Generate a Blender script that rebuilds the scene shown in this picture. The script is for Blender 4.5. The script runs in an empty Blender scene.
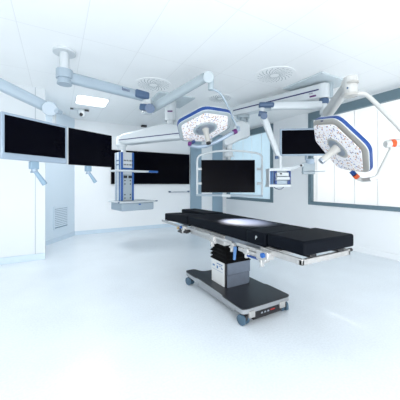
import bpy, bmesh, math, random
from mathutils import Vector, Matrix
random.seed(7)
S = bpy.context.scene
C = S.collection

# ------------------------------------------------------------------ camera
EYE = 1.3
YAW = math.radians(29.3)
FX = 255.0
FWD = Vector((math.sin(YAW), math.cos(YAW), 0))
RGT = Vector((math.cos(YAW), -math.sin(YAW), 0))
HZ = 184.0
cam_d = bpy.data.cameras.new('camera')
cam_d.sensor_width = 36
cam_d.lens = 36 * FX / 400
cam_d.shift_y = -(200 - HZ) / 400
cam_d.clip_start = 0.05
cam = bpy.data.objects.new('camera', cam_d)
cam.location = (0, 0, EYE)
cam.rotation_euler = (math.pi / 2, 0, -YAW)
C.objects.link(cam)
S.camera = cam

def ray(x, y):
    return FWD + RGT * ((x - 200) / FX) + Vector((0, 0, (HZ - y) / FX))
def P(x, y, t):                      # a point seen at x,y at depth t
    return Vector((0, 0, EYE)) + ray(x, y) * t
def Pz(x, y, z):                     # a point seen at x,y at height z
    r = ray(x, y); return Vector((0, 0, EYE)) + r * ((z - EYE) / r.z)
def Pplane(x, y, p0, n):
    r = ray(x, y); o = Vector((0, 0, EYE))
    return o + r * ((p0 - o).dot(n) / r.dot(n))

# ------------------------------------------------------------------ materials
def mat(name, col, rough=.45, metal=0.0, var=.04, nscale=8.0, bump=0.0, emit=None, estr=0, coat=0, spec=.5):
    m = bpy.data.materials.new(name); m.use_nodes = True
    nt = m.node_tree; b = nt.nodes['Principled BSDF']
    tc = nt.nodes.new('ShaderNodeTexCoord'); nz = nt.nodes.new('ShaderNodeTexNoise')
    nz.inputs['Scale'].default_value = nscale; nz.inputs['Detail'].default_value = 4
    nt.links.new(tc.outputs['Object'], nz.inputs['Vector'])
    mr = nt.nodes.new('ShaderNodeMapRange')
    mr.inputs['From Min'].default_value = .3; mr.inputs['From Max'].default_value = .7
    mr.inputs['To Min'].default_value = 1 - var; mr.inputs['To Max'].default_value = 1 + var
    nt.links.new(nz.outputs['Fac'], mr.inputs['Value'])
    mx = nt.nodes.new('ShaderNodeVectorMath'); mx.operation = 'SCALE'
    mx.inputs[0].default_value = col[:3]
    nt.links.new(mr.outputs['Result'], mx.inputs['Scale'])
    nt.links.new(mx.outputs['Vector'], b.inputs['Base Color'])
    b.inputs['Roughness'].default_value = rough
    b.inputs['Metallic'].default_value = metal
    b.inputs['Specular IOR Level'].default_value = spec
    b.inputs['Coat Weight'].default_value = coat
    if bump:
        bp = nt.nodes.new('ShaderNodeBump'); bp.inputs['Strength'].default_value = bump
        nt.links.new(nz.outputs['Fac'], bp.inputs['Height']); nt.links.new(bp.outputs['Normal'], b.inputs['Normal'])
    if emit:
        b.inputs['Emission Color'].default_value = (*emit, 1); b.inputs['Emission Strength'].default_value = estr
    return m

M = dict(
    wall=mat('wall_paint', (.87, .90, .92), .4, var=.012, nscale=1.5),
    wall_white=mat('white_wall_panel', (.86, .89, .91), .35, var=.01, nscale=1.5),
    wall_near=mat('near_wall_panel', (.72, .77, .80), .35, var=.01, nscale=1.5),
    wall_blue=mat('pale_blue_wall', (.68, .79, .88), .4, var=.015, nscale=1.5),
    base=mat('cove_skirting', (.62, .74, .84), .35, var=.02),
    frame=mat('window_frame_grey', (.13, .20, .24), .5, var=.03),
    post=mat('blue_grey_panel', (.28, .39, .48), .4, var=.04, nscale=2),
    white=mat('white_enamel', (.58, .63, .66), .3, var=.01),
    warm=mat('warm_white_enamel', (.50, .51, .50), .35, var=.01),
    pale=mat('pale_blue_enamel', (.33, .41, .48), .3, var=.02),
    paleg=mat('pale_grey_enamel', (.36, .43, .47), .35, var=.02),
    silver=mat('silver_bezel', (.30, .38, .47), .3, .2, var=.02),
    joint=mat('slate_blue_plastic', (.06, .11, .20), .4, var=.04),
    blue=mat('blue_trim', (.003, .042, .20), .3, var=.03),
    blue2=mat('bright_blue_trim', (.012, .10, .36), .35, var=.03),
    navy=mat('navy_stripe', (.02, .025, .12), .4),
    purple=mat('purple_emblem', (.10, .012, .13), .4),
    black=mat('black_plastic', (.006, .006, .008), .35, var=.1),
    screen=mat('dark_screen_glass', (.0006, .0008, .003), .25, var=.1, spec=.04),
    pad=mat('black_mattress_cover', (.003, .0045, .008), .55, var=.12, nscale=60, bump=.05, spec=.06),
    steel=mat('brushed_steel', (.46, .46, .455), .32, .6, var=.08, nscale=30),
    steelb=mat('satin_steel', (.42, .46, .52), .38, .85, var=.05, nscale=20),
    alu=mat('aluminium_skirt', (.30, .32, .34), .4, .4, var=.05, nscale=20),
    cend=mat('blue_grey_steel', (.15, .18, .23), .35, .5, var=.05, nscale=20),
    hblue=mat('dusty_blue_plastic', (.22, .33, .43), .4, var=.03),
    gun=mat('dark_base_cover', (.014, .016, .021), .35, .1, var=.1, nscale=10),
    bellow=mat('black_rubber', (.002, .002, .0025), .5, var=.2, spec=.12),
    ivory=mat('ivory_panel', (.58, .60, .60), .35, var=.01),
    orange=mat('orange_ring', (.55, .07, .008), .4, var=.04),
    bezel=mat('lamp_grey', (.42, .42, .40), .4, var=.02),
    bezelc=mat('lamp_cool_grey', (.36, .42, .45), .35, var=.02),
    wheel=mat('blue_grey_wheel', (.05, .10, .15), .4, var=.05),
    handle=mat('blue_handle', (.05, .14, .32), .35, var=.03),
    green=mat('green_indicator', (.05, .5, .05), .4, emit=(.2, 1, .1), estr=1.5),
    red=mat('red_indicator', (.3, .01, .01), .4, emit=(1, .1, .05), estr=.08),
    lit=mat('lit_diffuser', (.9, .9, .9), .4, emit=(1, 1, 1), estr=1.6),
    plate=mat('diffuser_white', (.88, .91, .92), .5, var=.01),
    dots=mat('dark_perforation', (.32, .38, .40), .6),
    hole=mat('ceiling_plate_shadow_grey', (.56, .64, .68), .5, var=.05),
    gold=mat('pale_brass', (.6, .45, .25), .4, .6),
)

def floor_mat():
    m = mat('vinyl_floor', (.80, .86, .91), .3, var=.03, nscale=2)
    nt = m.node_tree; b = nt.nodes['Principled BSDF']
    tc = nt.nodes.new('ShaderNodeTexCoord')
    n2 = nt.nodes.new('ShaderNodeTexNoise'); n2.inputs['Scale'].default_value = 60; n2.inputs['Detail'].default_value = 6
    nt.links.new(tc.outputs['Object'], n2.inputs['Vector'])
    r = nt.nodes.new('ShaderNodeMapRange'); r.inputs['From Min'].default_value = .35; r.inputs['From Max'].default_value = .65
    r.inputs['To Min'].default_value = .95; r.inputs['To Max'].default_value = 1.03
    nt.links.new(n2.outputs['Fac'], r.inputs['Value'])
    old = b.inputs['Base Color'].links[0].from_socket
    s = nt.nodes.new('ShaderNodeVectorMath'); s.operation = 'SCALE'
    nt.links.new(old, s.inputs[0]); nt.links.new(r.outputs['Result'], s.inputs['Scale'])
    nt.links.new(s.outputs['Vector'], b.inputs['Base Color'])
    return m
M['floor'] = floor_mat()

def ceiling_mat():
    m = mat('ceiling_panels', (.88, .91, .92), .45, var=.012, nscale=1.2)
    nt = m.node_tree; b = nt.nodes['Principled BSDF']
    tc = nt.nodes.new('ShaderNodeTexCoord'); sp = nt.nodes.new('ShaderNodeSeparateXYZ')
    nt.links.new(tc.outputs['Object'], sp.inputs['Vector'])
    facs = []
    for ax, off, per in (('X', .36, .62), ('Y', .55, 1.24)):
        a = nt.nodes.new('ShaderNodeMath'); a.operation = 'ADD'; a.inputs[1].default_value = off + 10 * per
        nt.links.new(sp.outputs[ax], a.inputs[0])
        w = nt.nodes.new('ShaderNodeMath'); w.operation = 'PINGPONG'; w.inputs[1].default_value = per / 2
        nt.links.new(a.outputs[0], w.inputs[0])
        l = nt.nodes.new('ShaderNodeMath'); l.operation = 'LESS_THAN'; l.inputs[1].default_value = .004
        nt.links.new(w.outputs[0], l.inputs[0]); facs.append(l)
    mx = nt.nodes.new('ShaderNodeMath'); mx.operation = 'MAXIMUM'
    nt.links.new(facs[0].outputs[0], mx.inputs[0]); nt.links.new(facs[1].outputs[0], mx.inputs[1])
    mr = nt.nodes.new('ShaderNodeMapRange'); mr.inputs['To Min'].default_value = 1; mr.inputs['To Max'].default_value = .88
    nt.links.new(mx.outputs[0], mr.inputs['Value'])
    old = b.inputs['Base Color'].links[0].from_socket
    s = nt.nodes.new('ShaderNodeVectorMath'); s.operation = 'SCALE'
    nt.links.new(old, s.inputs[0]); nt.links.new(mr.outputs['Result'], s.inputs['Scale'])
    nt.links.new(s.outputs['Vector'], b.inputs['Base Color'])
    return m
M['ceil'] = ceiling_mat()

def led_mat():
    m = bpy.data.materials.new('led_lens_field'); m.use_nodes = True
    nt = m.node_tree; b = nt.nodes['Principled BSDF']
    tc = nt.nodes.new('ShaderNodeTexCoord')
    v = nt.nodes.new('ShaderNodeTexVoronoi'); v.inputs['Scale'].default_value = 52
    nt.links.new(tc.outputs['Object'], v.inputs['Vector'])
    hs = nt.nodes.new('ShaderNodeSeparateColor'); nt.links.new(v.outputs['Color'], hs.inputs['Color'])
    ramp = nt.nodes.new('ShaderNodeValToRGB'); ramp.color_ramp.interpolation = 'CONSTANT'
    e = ramp.color_ramp.elements
    cols = [(0, (.55, .25, .12)), (.16, (.75, .72, .8)), (.3, (.2, .25, .5)), (.4, (.93, .9, .85)), (.58, (.18, .15, .2)), (.68, (.95, .9, .8)), (.84, (.5, .3, .18))]
    e[0].position, e[0].color = 0, (*cols[0][1], 1); e[1].position, e[1].color = cols[1][0], (*cols[1][1], 1)
    for p, c in cols[2:]:
        q = e.new(p); q.color = (*c, 1)
    nt.links.new(hs.outputs[0], ramp.inputs['Fac'])
    lt = nt.nodes.new('ShaderNodeMapRange'); lt.inputs['From Min'].default_value = .36; lt.inputs['From Max'].default_value = .50
    nt.links.new(v.outputs['Distance'], lt.inputs['Value'])
    mix = nt.nodes.new('ShaderNodeMix'); mix.data_type = 'RGBA'
    mix.inputs[7].default_value = (.86, .85, .88, 1)
    nt.links.new(lt.outputs['Result'], mix.inputs[0]); nt.links.new(ramp.outputs['Color'], mix.inputs[6])
    nt.links.new(mix.outputs[2], b.inputs['Base Color']); nt.links.new(mix.outputs[2], b.inputs['Emission Color'])
    b.inputs['Emission Strength'].default_value = .08; b.inputs['Roughness'].default_value = .25
    return m
M['led'] = led_mat()

def blind_mat(name, col, tr):
    m = bpy.data.materials.new(name); m.use_nodes = True
    nt = m.node_tree; nt.nodes.clear()
    o = nt.nodes.new('ShaderNodeOutputMaterial'); d = nt.nodes.new('ShaderNodeBsdfDiffuse'); t = nt.nodes.new('ShaderNodeBsdfTranslucent')
    tc = nt.nodes.new('ShaderNodeTexCoord'); nz = nt.nodes.new('ShaderNodeTexNoise'); nz.inputs['Scale'].default_value = 1.3
    nt.links.new(tc.outputs['Object'], nz.inputs['Vector'])
    mr = nt.nodes.new('ShaderNodeMapRange'); mr.inputs['To Min'].default_value = .88; mr.inputs['To Max'].default_value = 1.08
    nt.links.new(nz.outputs['Fac'], mr.inputs['Value'])
    s = nt.nodes.new('ShaderNodeVectorMath'); s.operation = 'SCALE'; s.inputs[0].default_value = col
    nt.links.new(mr.outputs['Result'], s.inputs['Scale'])
    nt.links.new(s.outputs['Vector'], d.inputs['Color']); nt.links.new(s.outputs['Vector'], t.inputs['Color'])
    mx = nt.nodes.new('ShaderNodeMixShader'); mx.inputs[0].default_value = tr
    nt.links.new(d.outputs[0], mx.inputs[1]); nt.links.new(t.outputs[0], mx.inputs[2]); nt.links.new(mx.outputs[0], o.inputs['Surface'])
    return m
M['slat'] = blind_mat('white_slat', (.86, .87, .875), .5)
M['slat_blue'] = blind_mat('cool_slat', (.66, .80, .88), .45)
def glass_mat():
    m = bpy.data.materials.new('window_glass'); m.use_nodes = True
    nt = m.node_tree; nt.nodes.clear()
    o = nt.nodes.new('ShaderNodeOutputMaterial'); t = nt.nodes.new('ShaderNodeBsdfTransparent'); g = nt.nodes.new('ShaderNodeBsdfGlossy')
    t.inputs['Color'].default_value = (.97, .98, .98, 1); g.inputs['Roughness'].default_value = .03
    f = nt.nodes.new('ShaderNodeLayerWeight'); f.inputs['Blend'].default_value = .12
    mx = nt.nodes.new('ShaderNodeMixShader')
    nt.links.new(f.outputs['Fresnel'], mx.inputs[0]); nt.links.new(t.outputs[0], mx.inputs[1]); nt.links.new(g.outputs[0], mx.inputs[2]); nt.links.new(mx.outputs[0], o.inputs['Surface'])
    return m
M['glass'] = glass_mat()

# ------------------------------------------------------------------ geometry helpers (all coordinates in the parent's frame)
def box(bm, lo, hi, mtx=None):
    vs = [bm.verts.new((x, y, z)) for z in (lo[2], hi[2]) for y in (lo[1], hi[1]) for x in (lo[0], hi[0])]
    for f in ((0, 2, 3, 1), (4, 5, 7, 6), (0, 1, 5, 4), (2, 6, 7, 3), (0, 4, 6, 2), (1, 3, 7, 5)):
        bm.faces.new([vs[i] for i in f])
    if mtx:
        for v in vs: v.co = mtx @ v.co
    return vs
def frame_of(d, up=Vector((0, 0, 1))):
    d = d.normalized()
    if abs(d.dot(up)) > .98: up = Vector((1, 0, 0))
    s = d.cross(up).normalized(); u = s.cross(d).normalized()
    return s, u, d
def tube(bm, pts, r, n=12, rr=None, cap=True):
    pts = [Vector(p) for p in pts]
    rings = []
    ps = None
    for i, p in enumerate(pts):
        if i == 0: d = pts[1] - p
        elif i == len(pts) - 1: d = p - pts[-2]
        else: d = (pts[i + 1] - p).normalized() + (p - pts[i - 1]).normalized()
        s, u, _ = frame_of(d)
        if ps is not None:                       # keep the ring from twisting
            d = d.normalized(); s = (ps - d * ps.dot(d)).normalized(); u = s.cross(d).normalized()
        ps = s
        q = rr[i] if rr else r
        rings.append([bm.verts.new(p + s * math.cos(a) * q + u * math.sin(a) * q) for a in [2 * math.pi * k / n for k in range(n)]])
    for a, b in zip(rings, rings[1:]):
        for k in range(n): bm.faces.new((a[k], a[(k + 1) % n], b[(k + 1) % n], b[k]))
    if cap:
        bm.faces.new(rings[0][::-1]); bm.faces.new(rings[-1])
def beam(bm, a, b, w0, h0, w1=None, h1=None, seg=16, power=3.5, steps=1):
    """a bar of rounded-rectangle section from a to b"""
    a, b = Vector(a), Vector(b); s, u, d = frame_of(b - a)
    w1 = w1 or w0; h1 = h1 or h0
    rings = []
    for i in range(steps + 1):
        f = i / steps; c = a.lerp(b, f); w = w0 + (w1 - w0) * f; h = h0 + (h1 - h0) * f
        rg = []
        for k in range(seg):
            t = 2 * math.pi * k / seg; ct, st = math.cos(t), math.sin(t)
            x = math.copysign(abs(ct) ** (2 / power), ct) * w / 2; y = math.copysign(abs(st) ** (2 / power), st) * h / 2
            rg.append(bm.verts.new(c + s * x + u * y))
        rings.append(rg)
    for p, q in zip(rings, rings[1:]):
        for k in range(seg): bm.faces.new((p[k], p[(k + 1) % seg], q[(k + 1) % seg], q[k]))
    bm.faces.new(rings[0][::-1]); bm.faces.new(rings[-1])
def cyl(bm, c, r, z0, z1, n=24, r1=None):
    c = Vector(c); tube(bm, [(c.x, c.y, z0), (c.x, c.y, z1)], r, n, rr=[r, r if r1 is None else r1])
def ball(bm, c, r, sc=(1, 1, 1)):
    bmesh.ops.create_uvsphere(bm, u_segments=18, v_segments=12, radius=r, matrix=Matrix.Translation(Vector(c)) @ Matrix.Diagonal((*sc, 1)))
def prism(bm, pts, off):
    """polygon pts extruded by the vector off"""
    a = [bm.verts.new(p) for p in pts]; b = [bm.verts.new(Vector(p) + Vector(off)) for p in pts]
    n = len(a); bm.faces.new(a); bm.faces.new(b[::-1])
    for k in range(n): bm.faces.new((a[k], b[k], b[(k + 1) % n], a[(k + 1) % n]))
def rounded(pts, r=.25, n=5):
    out = []
    N = len(pts)
    for i in range(N):
        p0, p, p1 = Vector(pts[i - 1]), Vector(pts[i]), Vector(pts[(i + 1) % N])
        ra = r if not isinstance(r, (list, tuple)) else r[i]
        a = p.lerp(p0, ra); b = p.lerp(p1, ra)
        for k in range(n + 1):
            f = k / n; out.append(a.lerp(p, f).lerp(p.lerp(b, f), f))
    return out

def obj(name, build, m, parent=None, bevel=0, smooth=True, label=None, seg=2, world=False):
    """build(bm) fills a bmesh; world=True: coordinates are world ones and are moved into the parent's frame"""
    bm = bmesh.new(); build(bm)
    bmesh.ops.recalc_face_normals(bm, faces=bm.faces)
    if parent is not None and world:
        root = parent; T = Matrix.Identity(4)
        chain = []
        while root: chain.append(root); root = root.parent
        for r in reversed(chain): T = T @ r.matrix_basis
        bm.transform(T.inverted())
    me = bpy.data.meshes.new(name)
    bm.to_mesh(me); bm.free()
    me.materials.append(m)
    o = bpy.data.objects.new(name, me); C.objects.link(o)
    if parent is not None: o.parent = parent
    if bevel:
        md = o.modifiers.new('bevel', 'BEVEL'); md.width = bevel; md.segments = seg; md.limit_method = 'ANGLE'; md.angle_limit = math.radians(40)
    if smooth:
        me.shade_smooth(); me.set_sharp_from_angle(angle=math.radians(38))
    if label: o['label'] = label
    return o
def thing(name, label, cat, loc, rz=0, group=None):
    o = bpy.data.objects.new(name, None); C.objects.link(o)
    o.empty_display_size = .1; o.location = loc; o.rotation_euler = (0, 0, rz)
    o['label'] = label; o['category'] = cat
    if group: o['group'] = group
    return o
def tag(o, label, cat, group=None):
    o['label'] = label; o['category'] = cat
    if group: o['group'] = group
    return o
def struct(name, build, m, parent=None, **k):
    o = obj(name, build, m, parent, **k)
    if parent is None: o['kind'] = 'structure'
    return o
def B(*boxes):
    def f(bm):
        for b in boxes: box(bm, b[0], b[1])
    return f
def text(name, s, size, m, parent, loc, xdir, updir):
    cu = bpy.data.curves.new(name, 'FONT'); cu.body = s; cu.size = size; cu.extrude = .0008; cu.align_x = 'CENTER'; cu.align_y = 'CENTER'
    tmp = bpy.data.objects.new(name, cu); C.objects.link(tmp)
    dg = bpy.context.evaluated_depsgraph_get(); me = bpy.data.meshes.new_from_object(tmp.evaluated_get(dg))
    bpy.data.objects.remove(tmp)
    x = Vector(xdir).normalized(); z = x.cross(Vector(updir)).normalized(); y = z.cross(x)
    W = Matrix((x, y, z)).transposed().to_4x4(); W.translation = Vector(loc)
    T = Matrix.Identity(4); chain = []; r = parent
    while r: chain.append(r); r = r.parent
    for r in reversed(chain): T = T @ r.matrix_basis
    me.transform(T.inverted() @ W); me.materials.clear(); me.materials.append(m)
    o = bpy.data.objects.new(name, me); C.objects.link(o); o.parent = parent
    return o

# ------------------------------------------------------------------ the room
H = 2.95; BW = 7.2; RW = 5.05
struct('floor', B(((-3.3, -1.2, -.1), (RW + .3, 7.6, 0))), M['floor'])
struct('ceiling', B(((-3.3, -1.2, H), (RW + .3, 7.6, H + .1))), M['ceil'])
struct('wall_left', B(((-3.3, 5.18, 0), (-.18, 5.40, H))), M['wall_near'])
struct('trim_1', B(((-.325, 5.174, .1), (-.318, 5.18, H)), ((-1.56, 5.174, .1), (-1.553, 5.18, H))), M['paleg'])
A0 = Vector((-.62, 5.68, 0)); A1 = Vector((.39, BW, 0)); AD = (A1 - A0).normalized(); AN = Vector((AD.y, -AD.x, 0))   # angled wall, AN faces the room
def slab(p, q, z0, z1, th, off=0):
    n = Vector((q - p).normalized()); n = Vector((n.y, -n.x, 0))
    return lambda bm: prism(bm, [p + n * off + Vector((0, 0, z0)), q + n * off + Vector((0, 0, z0)), q + n * off + Vector((0, 0, z1)), p + n * off + Vector((0, 0, z1))], -n * th)
struct('wall_angled', slab(A0, A1, 0, H, .15), M['wall_blue'])
struct('wall_recess', B(((-.8, 5.40, 0), (-.62, 5.75, H))), M['wall_blue'])
struct('wall_back', B(((.2, BW, 0), (RW + .3, BW + .2, H))), M['wall'])
struct('baseboard_left', B(((-3.3, 5.155, 0), (-.18, 5.18, .105))), M['base'])
struct('baseboard_angled', slab(A0, A1, 0, .10, .02, .02), M['base'])
struct('baseboard_back', B(((.39, BW - .02, 0), (3.68, BW, .10))), M['base'])
struct('baseboard_right', B(((RW - .02, -.3, 0), (RW, BW, .10))), M['wall'])
# right wall with two window openings
W2 = (1.1, 3.89, .83, 2.92); W1 = (4.99, 7.12, .80, 2.92)
struct('wall_right', B(((RW, -.3, 0), (RW + .2, BW, .80)), ((RW, -.3, 2.92), (RW + .2, BW, H)), ((RW, -.3, .8), (RW + .2, W2[0], 2.92)),
                       ((RW, W2[1], .8), (RW + .2, W1[0], 2.92)), ((RW, W1[1], .8), (RW + .2, BW, 2.92)), ((RW, W2[0], .80), (RW + .2, W2[1], .83))), M['wall_white'])
def window(n, w, slat, fb, ft, fs, tilt):
    y0, y1, z0, z1 = w
    X = RW - .025
    fr = struct('window_%d' % n, B(((X, y0, z0), (RW + .06, y1, z0 + fb)), ((X, y0, z1 - ft), (RW + .06, y1, z1)),
                                  ((X, y0, z0 + fb), (RW + .06, y0 + fs, z1 - ft)), ((X, y1 - fs, z0 + fb), (RW + .06, y1, z1 - ft))), M['frame'], bevel=.004)
    obj('window_glass', lambda bm: bm.faces.new([bm.verts.new(p) for p in ((RW + .02, y0 + fs, z0 + fb), (RW + .02, y0 + fs, z1 - ft), (RW + .02, y1 - fs, z1 - ft), (RW + .02, y1 - fs, z0 + fb))]), M['glass'], fr)
    bl = thing('venetian_blind', 'closed white venetian blind behind the large window beside the operating table' if n == 2 else 'cool blue tinted venetian blind behind the far window next to the back wall', 'blind', (RW + .12, (y0 + y1) / 2, z0))
    def sl(bm):
        z = z0 + .02; k = 0
        while z < z1 - .02:
            a = tilt; h = .022
            dx, dz = math.cos(a) * h, math.sin(a) * h
            c = Vector((RW + .12, 0, z))
            vs = [bm.verts.new((c.x - dx, y0 + .005, z + dz)), bm.verts.new((c.x + dx, y0 + .005, z - dz)), bm.verts.new((c.x + dx, y1 - .005, z - dz)), bm.verts.new((c.x - dx, y1 - .005, z + dz))]
            bm.faces.new(vs); z += .036; k += 1
    s = obj('slats', sl, slat, bl, world=True, smooth=False); s['kind'] = 'stuff'
    obj('ladder_tape', lambda bm: [box(bm, (RW + .088, y, z0), (RW + .092, y + .012, z1)) for y in [y0 + .12 + .42 * k for k in range(int((y1 - y0 - .2) / .42) + 1)]], M['slat'], bl, world=True)
    return fr
window(2, W2, M['slat'], .075, .17, .085, 1.25)
window(1, W1, M['slat_blue'], .085, .17, .10, 1.25)
# tall blue grey panels at the far end of the back wall
struct('trim_2', B(((3.68, BW - .05, 0), (4.07, BW, H))), M['post'], bevel=.004)
struct('trim_3', B(((4.49, BW - .05, 0), (4.89, BW, H))), M['post'], bevel=.004)
struct('door_1', B(((4.07, BW - .03, 0), (4.49, BW, H))), M['wall'], bevel=.003)

# wall vent on the angled wall
gc = Pplane(60.7, 217, A0, AN)
g0 = Pplane(54, 217, A0, AN); g1 = Pplane(67.5, 217, A0, AN)
gw = (g1 - g0).length / 2; gh = .25
vent = thing('wall_vent', 'pale louvred air grille low on the angled wall', 'vent', gc + AN * .0)
up = Vector((0, 0, 1))
def vf(bm):
    for s in (-1, 1):
        c = gc + AD * gw * s
        prism(bm, [c - AD * .015 - up * gh, c + AD * .015 - up * gh, c + AD * .015 + up * gh, c - AD * .015 + up * gh], AN * .02)
        c = gc + up * gh * s
        prism(bm, [c - AD * gw - up * .015, c + AD * gw - up * .015, c + AD * gw + up * .015, c - AD * gw + up * .015], AN * .02)
obj('vent_frame', vf, M['wall_blue'], vent, world=True)
obj('vent_backing', lambda bm: prism(bm, [gc - AD * gw - up * gh, gc + AD * gw - up * gh, gc + AD * gw + up * gh, gc - AD * gw + up * gh], AN * .004), M['hblue'], vent, world=True)
def vl(bm):
    for k in range(11):
        z = -gh + .045 + k * .041; c = gc + up * z
        prism(bm, [c - AD * gw, c + AD * gw, c + AD * gw + up * .028 + AN * .0, c - AD * gw + up * .028], AN * .016)
obj('louvres', vl, M['wall_blue'], vent, world=True)

# ceiling fittings
lp = thing('ceiling_light', 'lit rounded square recessed light panel in the ceiling', 'light', (.61, 5.48, H))
rect = [Vector(p) for p in ((.33, 5.2, H - .002), (.89, 5.2, H - .002), (.89, 5.77, H - .002), (.33, 5.77, H - .002))]
rect2 = [Vector((.61, 5.485, H - .002)) + (p - Vector((.61, 5.485, H - .002))) * 1.06 for p in rect]
obj('light_frame', lambda bm: prism(bm, rounded(rect2, .14), (0, 0, -.004)), M['white'], lp, world=True)
obj('diffuser', lambda bm: prism(bm, rounded([p + Vector((0, 0, -.004)) for p in rect], .14), (0, 0, -.006)), M['lit'], lp, world=True)

dc = thing('security_camera', 'small white ceiling camera with black lens near the corner', 'camera', (.45, 6.2, H))
obj('mounting_plate', lambda bm: (box(bm, (-.20, -.07, -.02), (.16, .07, 0))), M['white'], dc, bevel=.006)
obj('camera_housing', lambda bm: (cyl(bm, (0.03, 0, 0), .085, -.09, -.02, 20), ball(bm, (.03, 0, -.10), .075)), M['white'], dc)
obj('lens', lambda bm: ball(bm, (.015, -.055, -.125), .038), M['black'], dc)
obj('sensor', B(((-.20, -.075, -.035), (-.14, -.03, -.018))), M['black'], dc)
obj('sensor', B(((.08, -.095, -.05), (.17, -.06, -.018))), M['black'], dc)

bs = thing('motion_sensor', 'tiny black sensor box where ceiling meets the back wall', 'sensor', (2.13, 7.02, H))
obj('sensor_body', B(((-.075, -.05, -.05), (.075, .05, 0))), M['black'], bs, bevel=.01)
obj('sensor_foot', B(((-.04, -.07, -.056), (.04, .02, -.05))), M['black'], bs)

def diffuser(loc, r, label):
    t = thing('air_diffuser', label, 'air vent', (loc[0], loc[1], H), 0, 'round air diffusers in the ceiling')
    obj('diffuser_plate', lambda bm: cyl(bm, (0, 0, 0), r * 1.12, -.006, 0, 40), M['plate'], t)
    def f(bm):
        for k in range(20):
            for j in range(6):
                a = 2 * math.pi * k / 20 + j * .13; q = r * (.30 + .12 * j)
                c = Vector((math.cos(a) * q, math.sin(a) * q, -.0065)); d = Vector((math.cos(a + .7), math.sin(a + .7), 0)); n = Vector((-d.y, d.x, 0))
                L, w = .017, .0055
                vs = [c + d * L / 1 + n * w, c - d * L + n * w, c - d * L - n * w, c + d * L - n * w]
                bm.faces.new([bm.verts.new(v) for v in vs])
    o = obj('swirl_slots', f, M['dots'], t, smooth=False)
    return t
diffuser((1.40, 4.08), .27, 'swirl air diffuser above the elbow of the lamp arm, left of three')
diffuser((2.74, 4.10), .22, 'swirl air diffuser half hidden behind the hexagonal lamp in the middle')
diffuser((2.88, 2.82), .27, 'swirl air diffuser at the top, right of three and nearest')

# wall display and rail on the back wall
wd = thing('wall_display', 'very wide black switched off display on the back wall', 'display', (2.45, BW, 1.3))
obj('display_frame', B(((1.27, BW - .06, 1.295), (3.63, BW - .002, 2.225))), M['black'], wd, world=True, bevel=.005)
obj('display_glass', B(((1.285, BW - .064, 1.31), (3.615, BW - .06, 2.21))), M['screen'], wd, world=True)
rl = thing('wall_rail', 'short steel equipment rail on the back wall under the wide display', 'rail', (3.3, BW, 1.06))
obj('rail_bar', B(((2.95, BW - .06, 1.04), (3.63, BW - .045, 1.065))), M['steelb'], rl, world=True)
for x in (2.97, 3.6):
    obj('rail_bracket', B(((x - .025, BW - .075, 1.045), (x + .025, BW, 1.085))), M['joint'], rl, world=True, bevel=.004)
obj('rail_ledge', B(((3.1, BW - .08, 1.066), (3.45, BW - .03, 1.075))), M['white'], rl, world=True)

# ------------------------------------------------------------------ operating table
X0, X1 = 1.49, 2.07
tb = thing('operating_table', 'operating table with black split pads on a steel column and dark wheeled base', 'operating table', (1.78, 2.4, 0))
def pad(name, x0, x1, y0, y1, z0, z1, dz=0, **k):
    def f(bm):
        vs = box(bm, (x0, y0, z0), (x1, y1, z1))
        for v in vs:
            if v.co.y > y1 - .001: v.co.z += dz
    return obj(name, f, M['pad'], tb, bevel=.018, seg=4, world=True, **k)
pad('leg_pad', X0, 1.765, 2.995, 3.80, .77, .882, -.045)
pad('leg_pad', 1.80, X1, 2.995, 3.84, .785, .897, -.012)
pad('back_pad', X0, X1, 1.80, 2.98, .775, .89)
pad('seat_pad', X0, X1, 1.565, 1.806, .775, .89)
pad('head_pad', X0 + .002, X1 + .025, 1.185, 1.545, .795, .898)
text('pad_emblem', 'P', .045, M['white'], tb, (X0 - .002, 1.67, .838), (0, -1, 0), (0, 0, 1))
# frames under the pads
obj('leg_plate', lambda bm: [box(bm, (a, 3.0, .742), (b, 3.78, .768)) for a, b in ((1.52, 1.76), (1.81, 2.05))], M['black'], tb, world=True)
obj('table_frame', B(((1.51, 2.18, .655), (2.05, 2.95, .765))), M['steel'], tb, bevel=.01, world=True)
obj('table_frame', B(((1.52, 1.58, .71), (2.04, 2.18, .772))), M['steelb'], tb, bevel=.008, world=True)
for x in (1.462, 2.09):
    obj('side_rail', B(((x - .008, 3.02, .705), (x + .008, 3.84, .733))), M['steel'], tb, bevel=.003, world=True)
    obj('side_rail', B(((x - .008, 1.98, .722), (x + .008, 2.96, .750))), M['steel'], tb, bevel=.003, world=True)
    obj('side_rail', B(((x - .008, 1.60, .728), (x + .008, 1.90, .758))), M['steel'], tb, bevel=.003, world=True)
for y in (3.12, 3.72, 2.9, 2.45, 2.05, 1.85, 1.64):
    for a, b in ((1.465, 1.54), (2.03, 2.085)):
        obj('rail_bracket', B(((a, y - .014, .722), (b, y + .014, .744))), M['steelb'], tb, world=True)
# head section frame: two arms, end bar, knobs
obj('head_frame', B(((1.47, 1.185, .735), (2.04, 1.215, .775)), ((1.47, 1.185, .735), (1.495, 1.60, .78)), ((2.015, 1.185, .735), (2.04, 1.60, .78)), ((1.5, 1.42, .74), (2.03, 1.56, .785))), M['steel'], tb, bevel=.005, world=True)
for x in (1.60, 1.93):
    obj('pad_mount', B(((x - .035, 1.19, .772), (x + .035, 1.30, .80))), M['black'], tb, bevel=.008, world=True)
obj('end_knob', lambda bm: tube(bm, [(2.03, 1.20, .77), (2.075, 1.20, .77)], .014), M['black'], tb, world=True)
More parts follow.
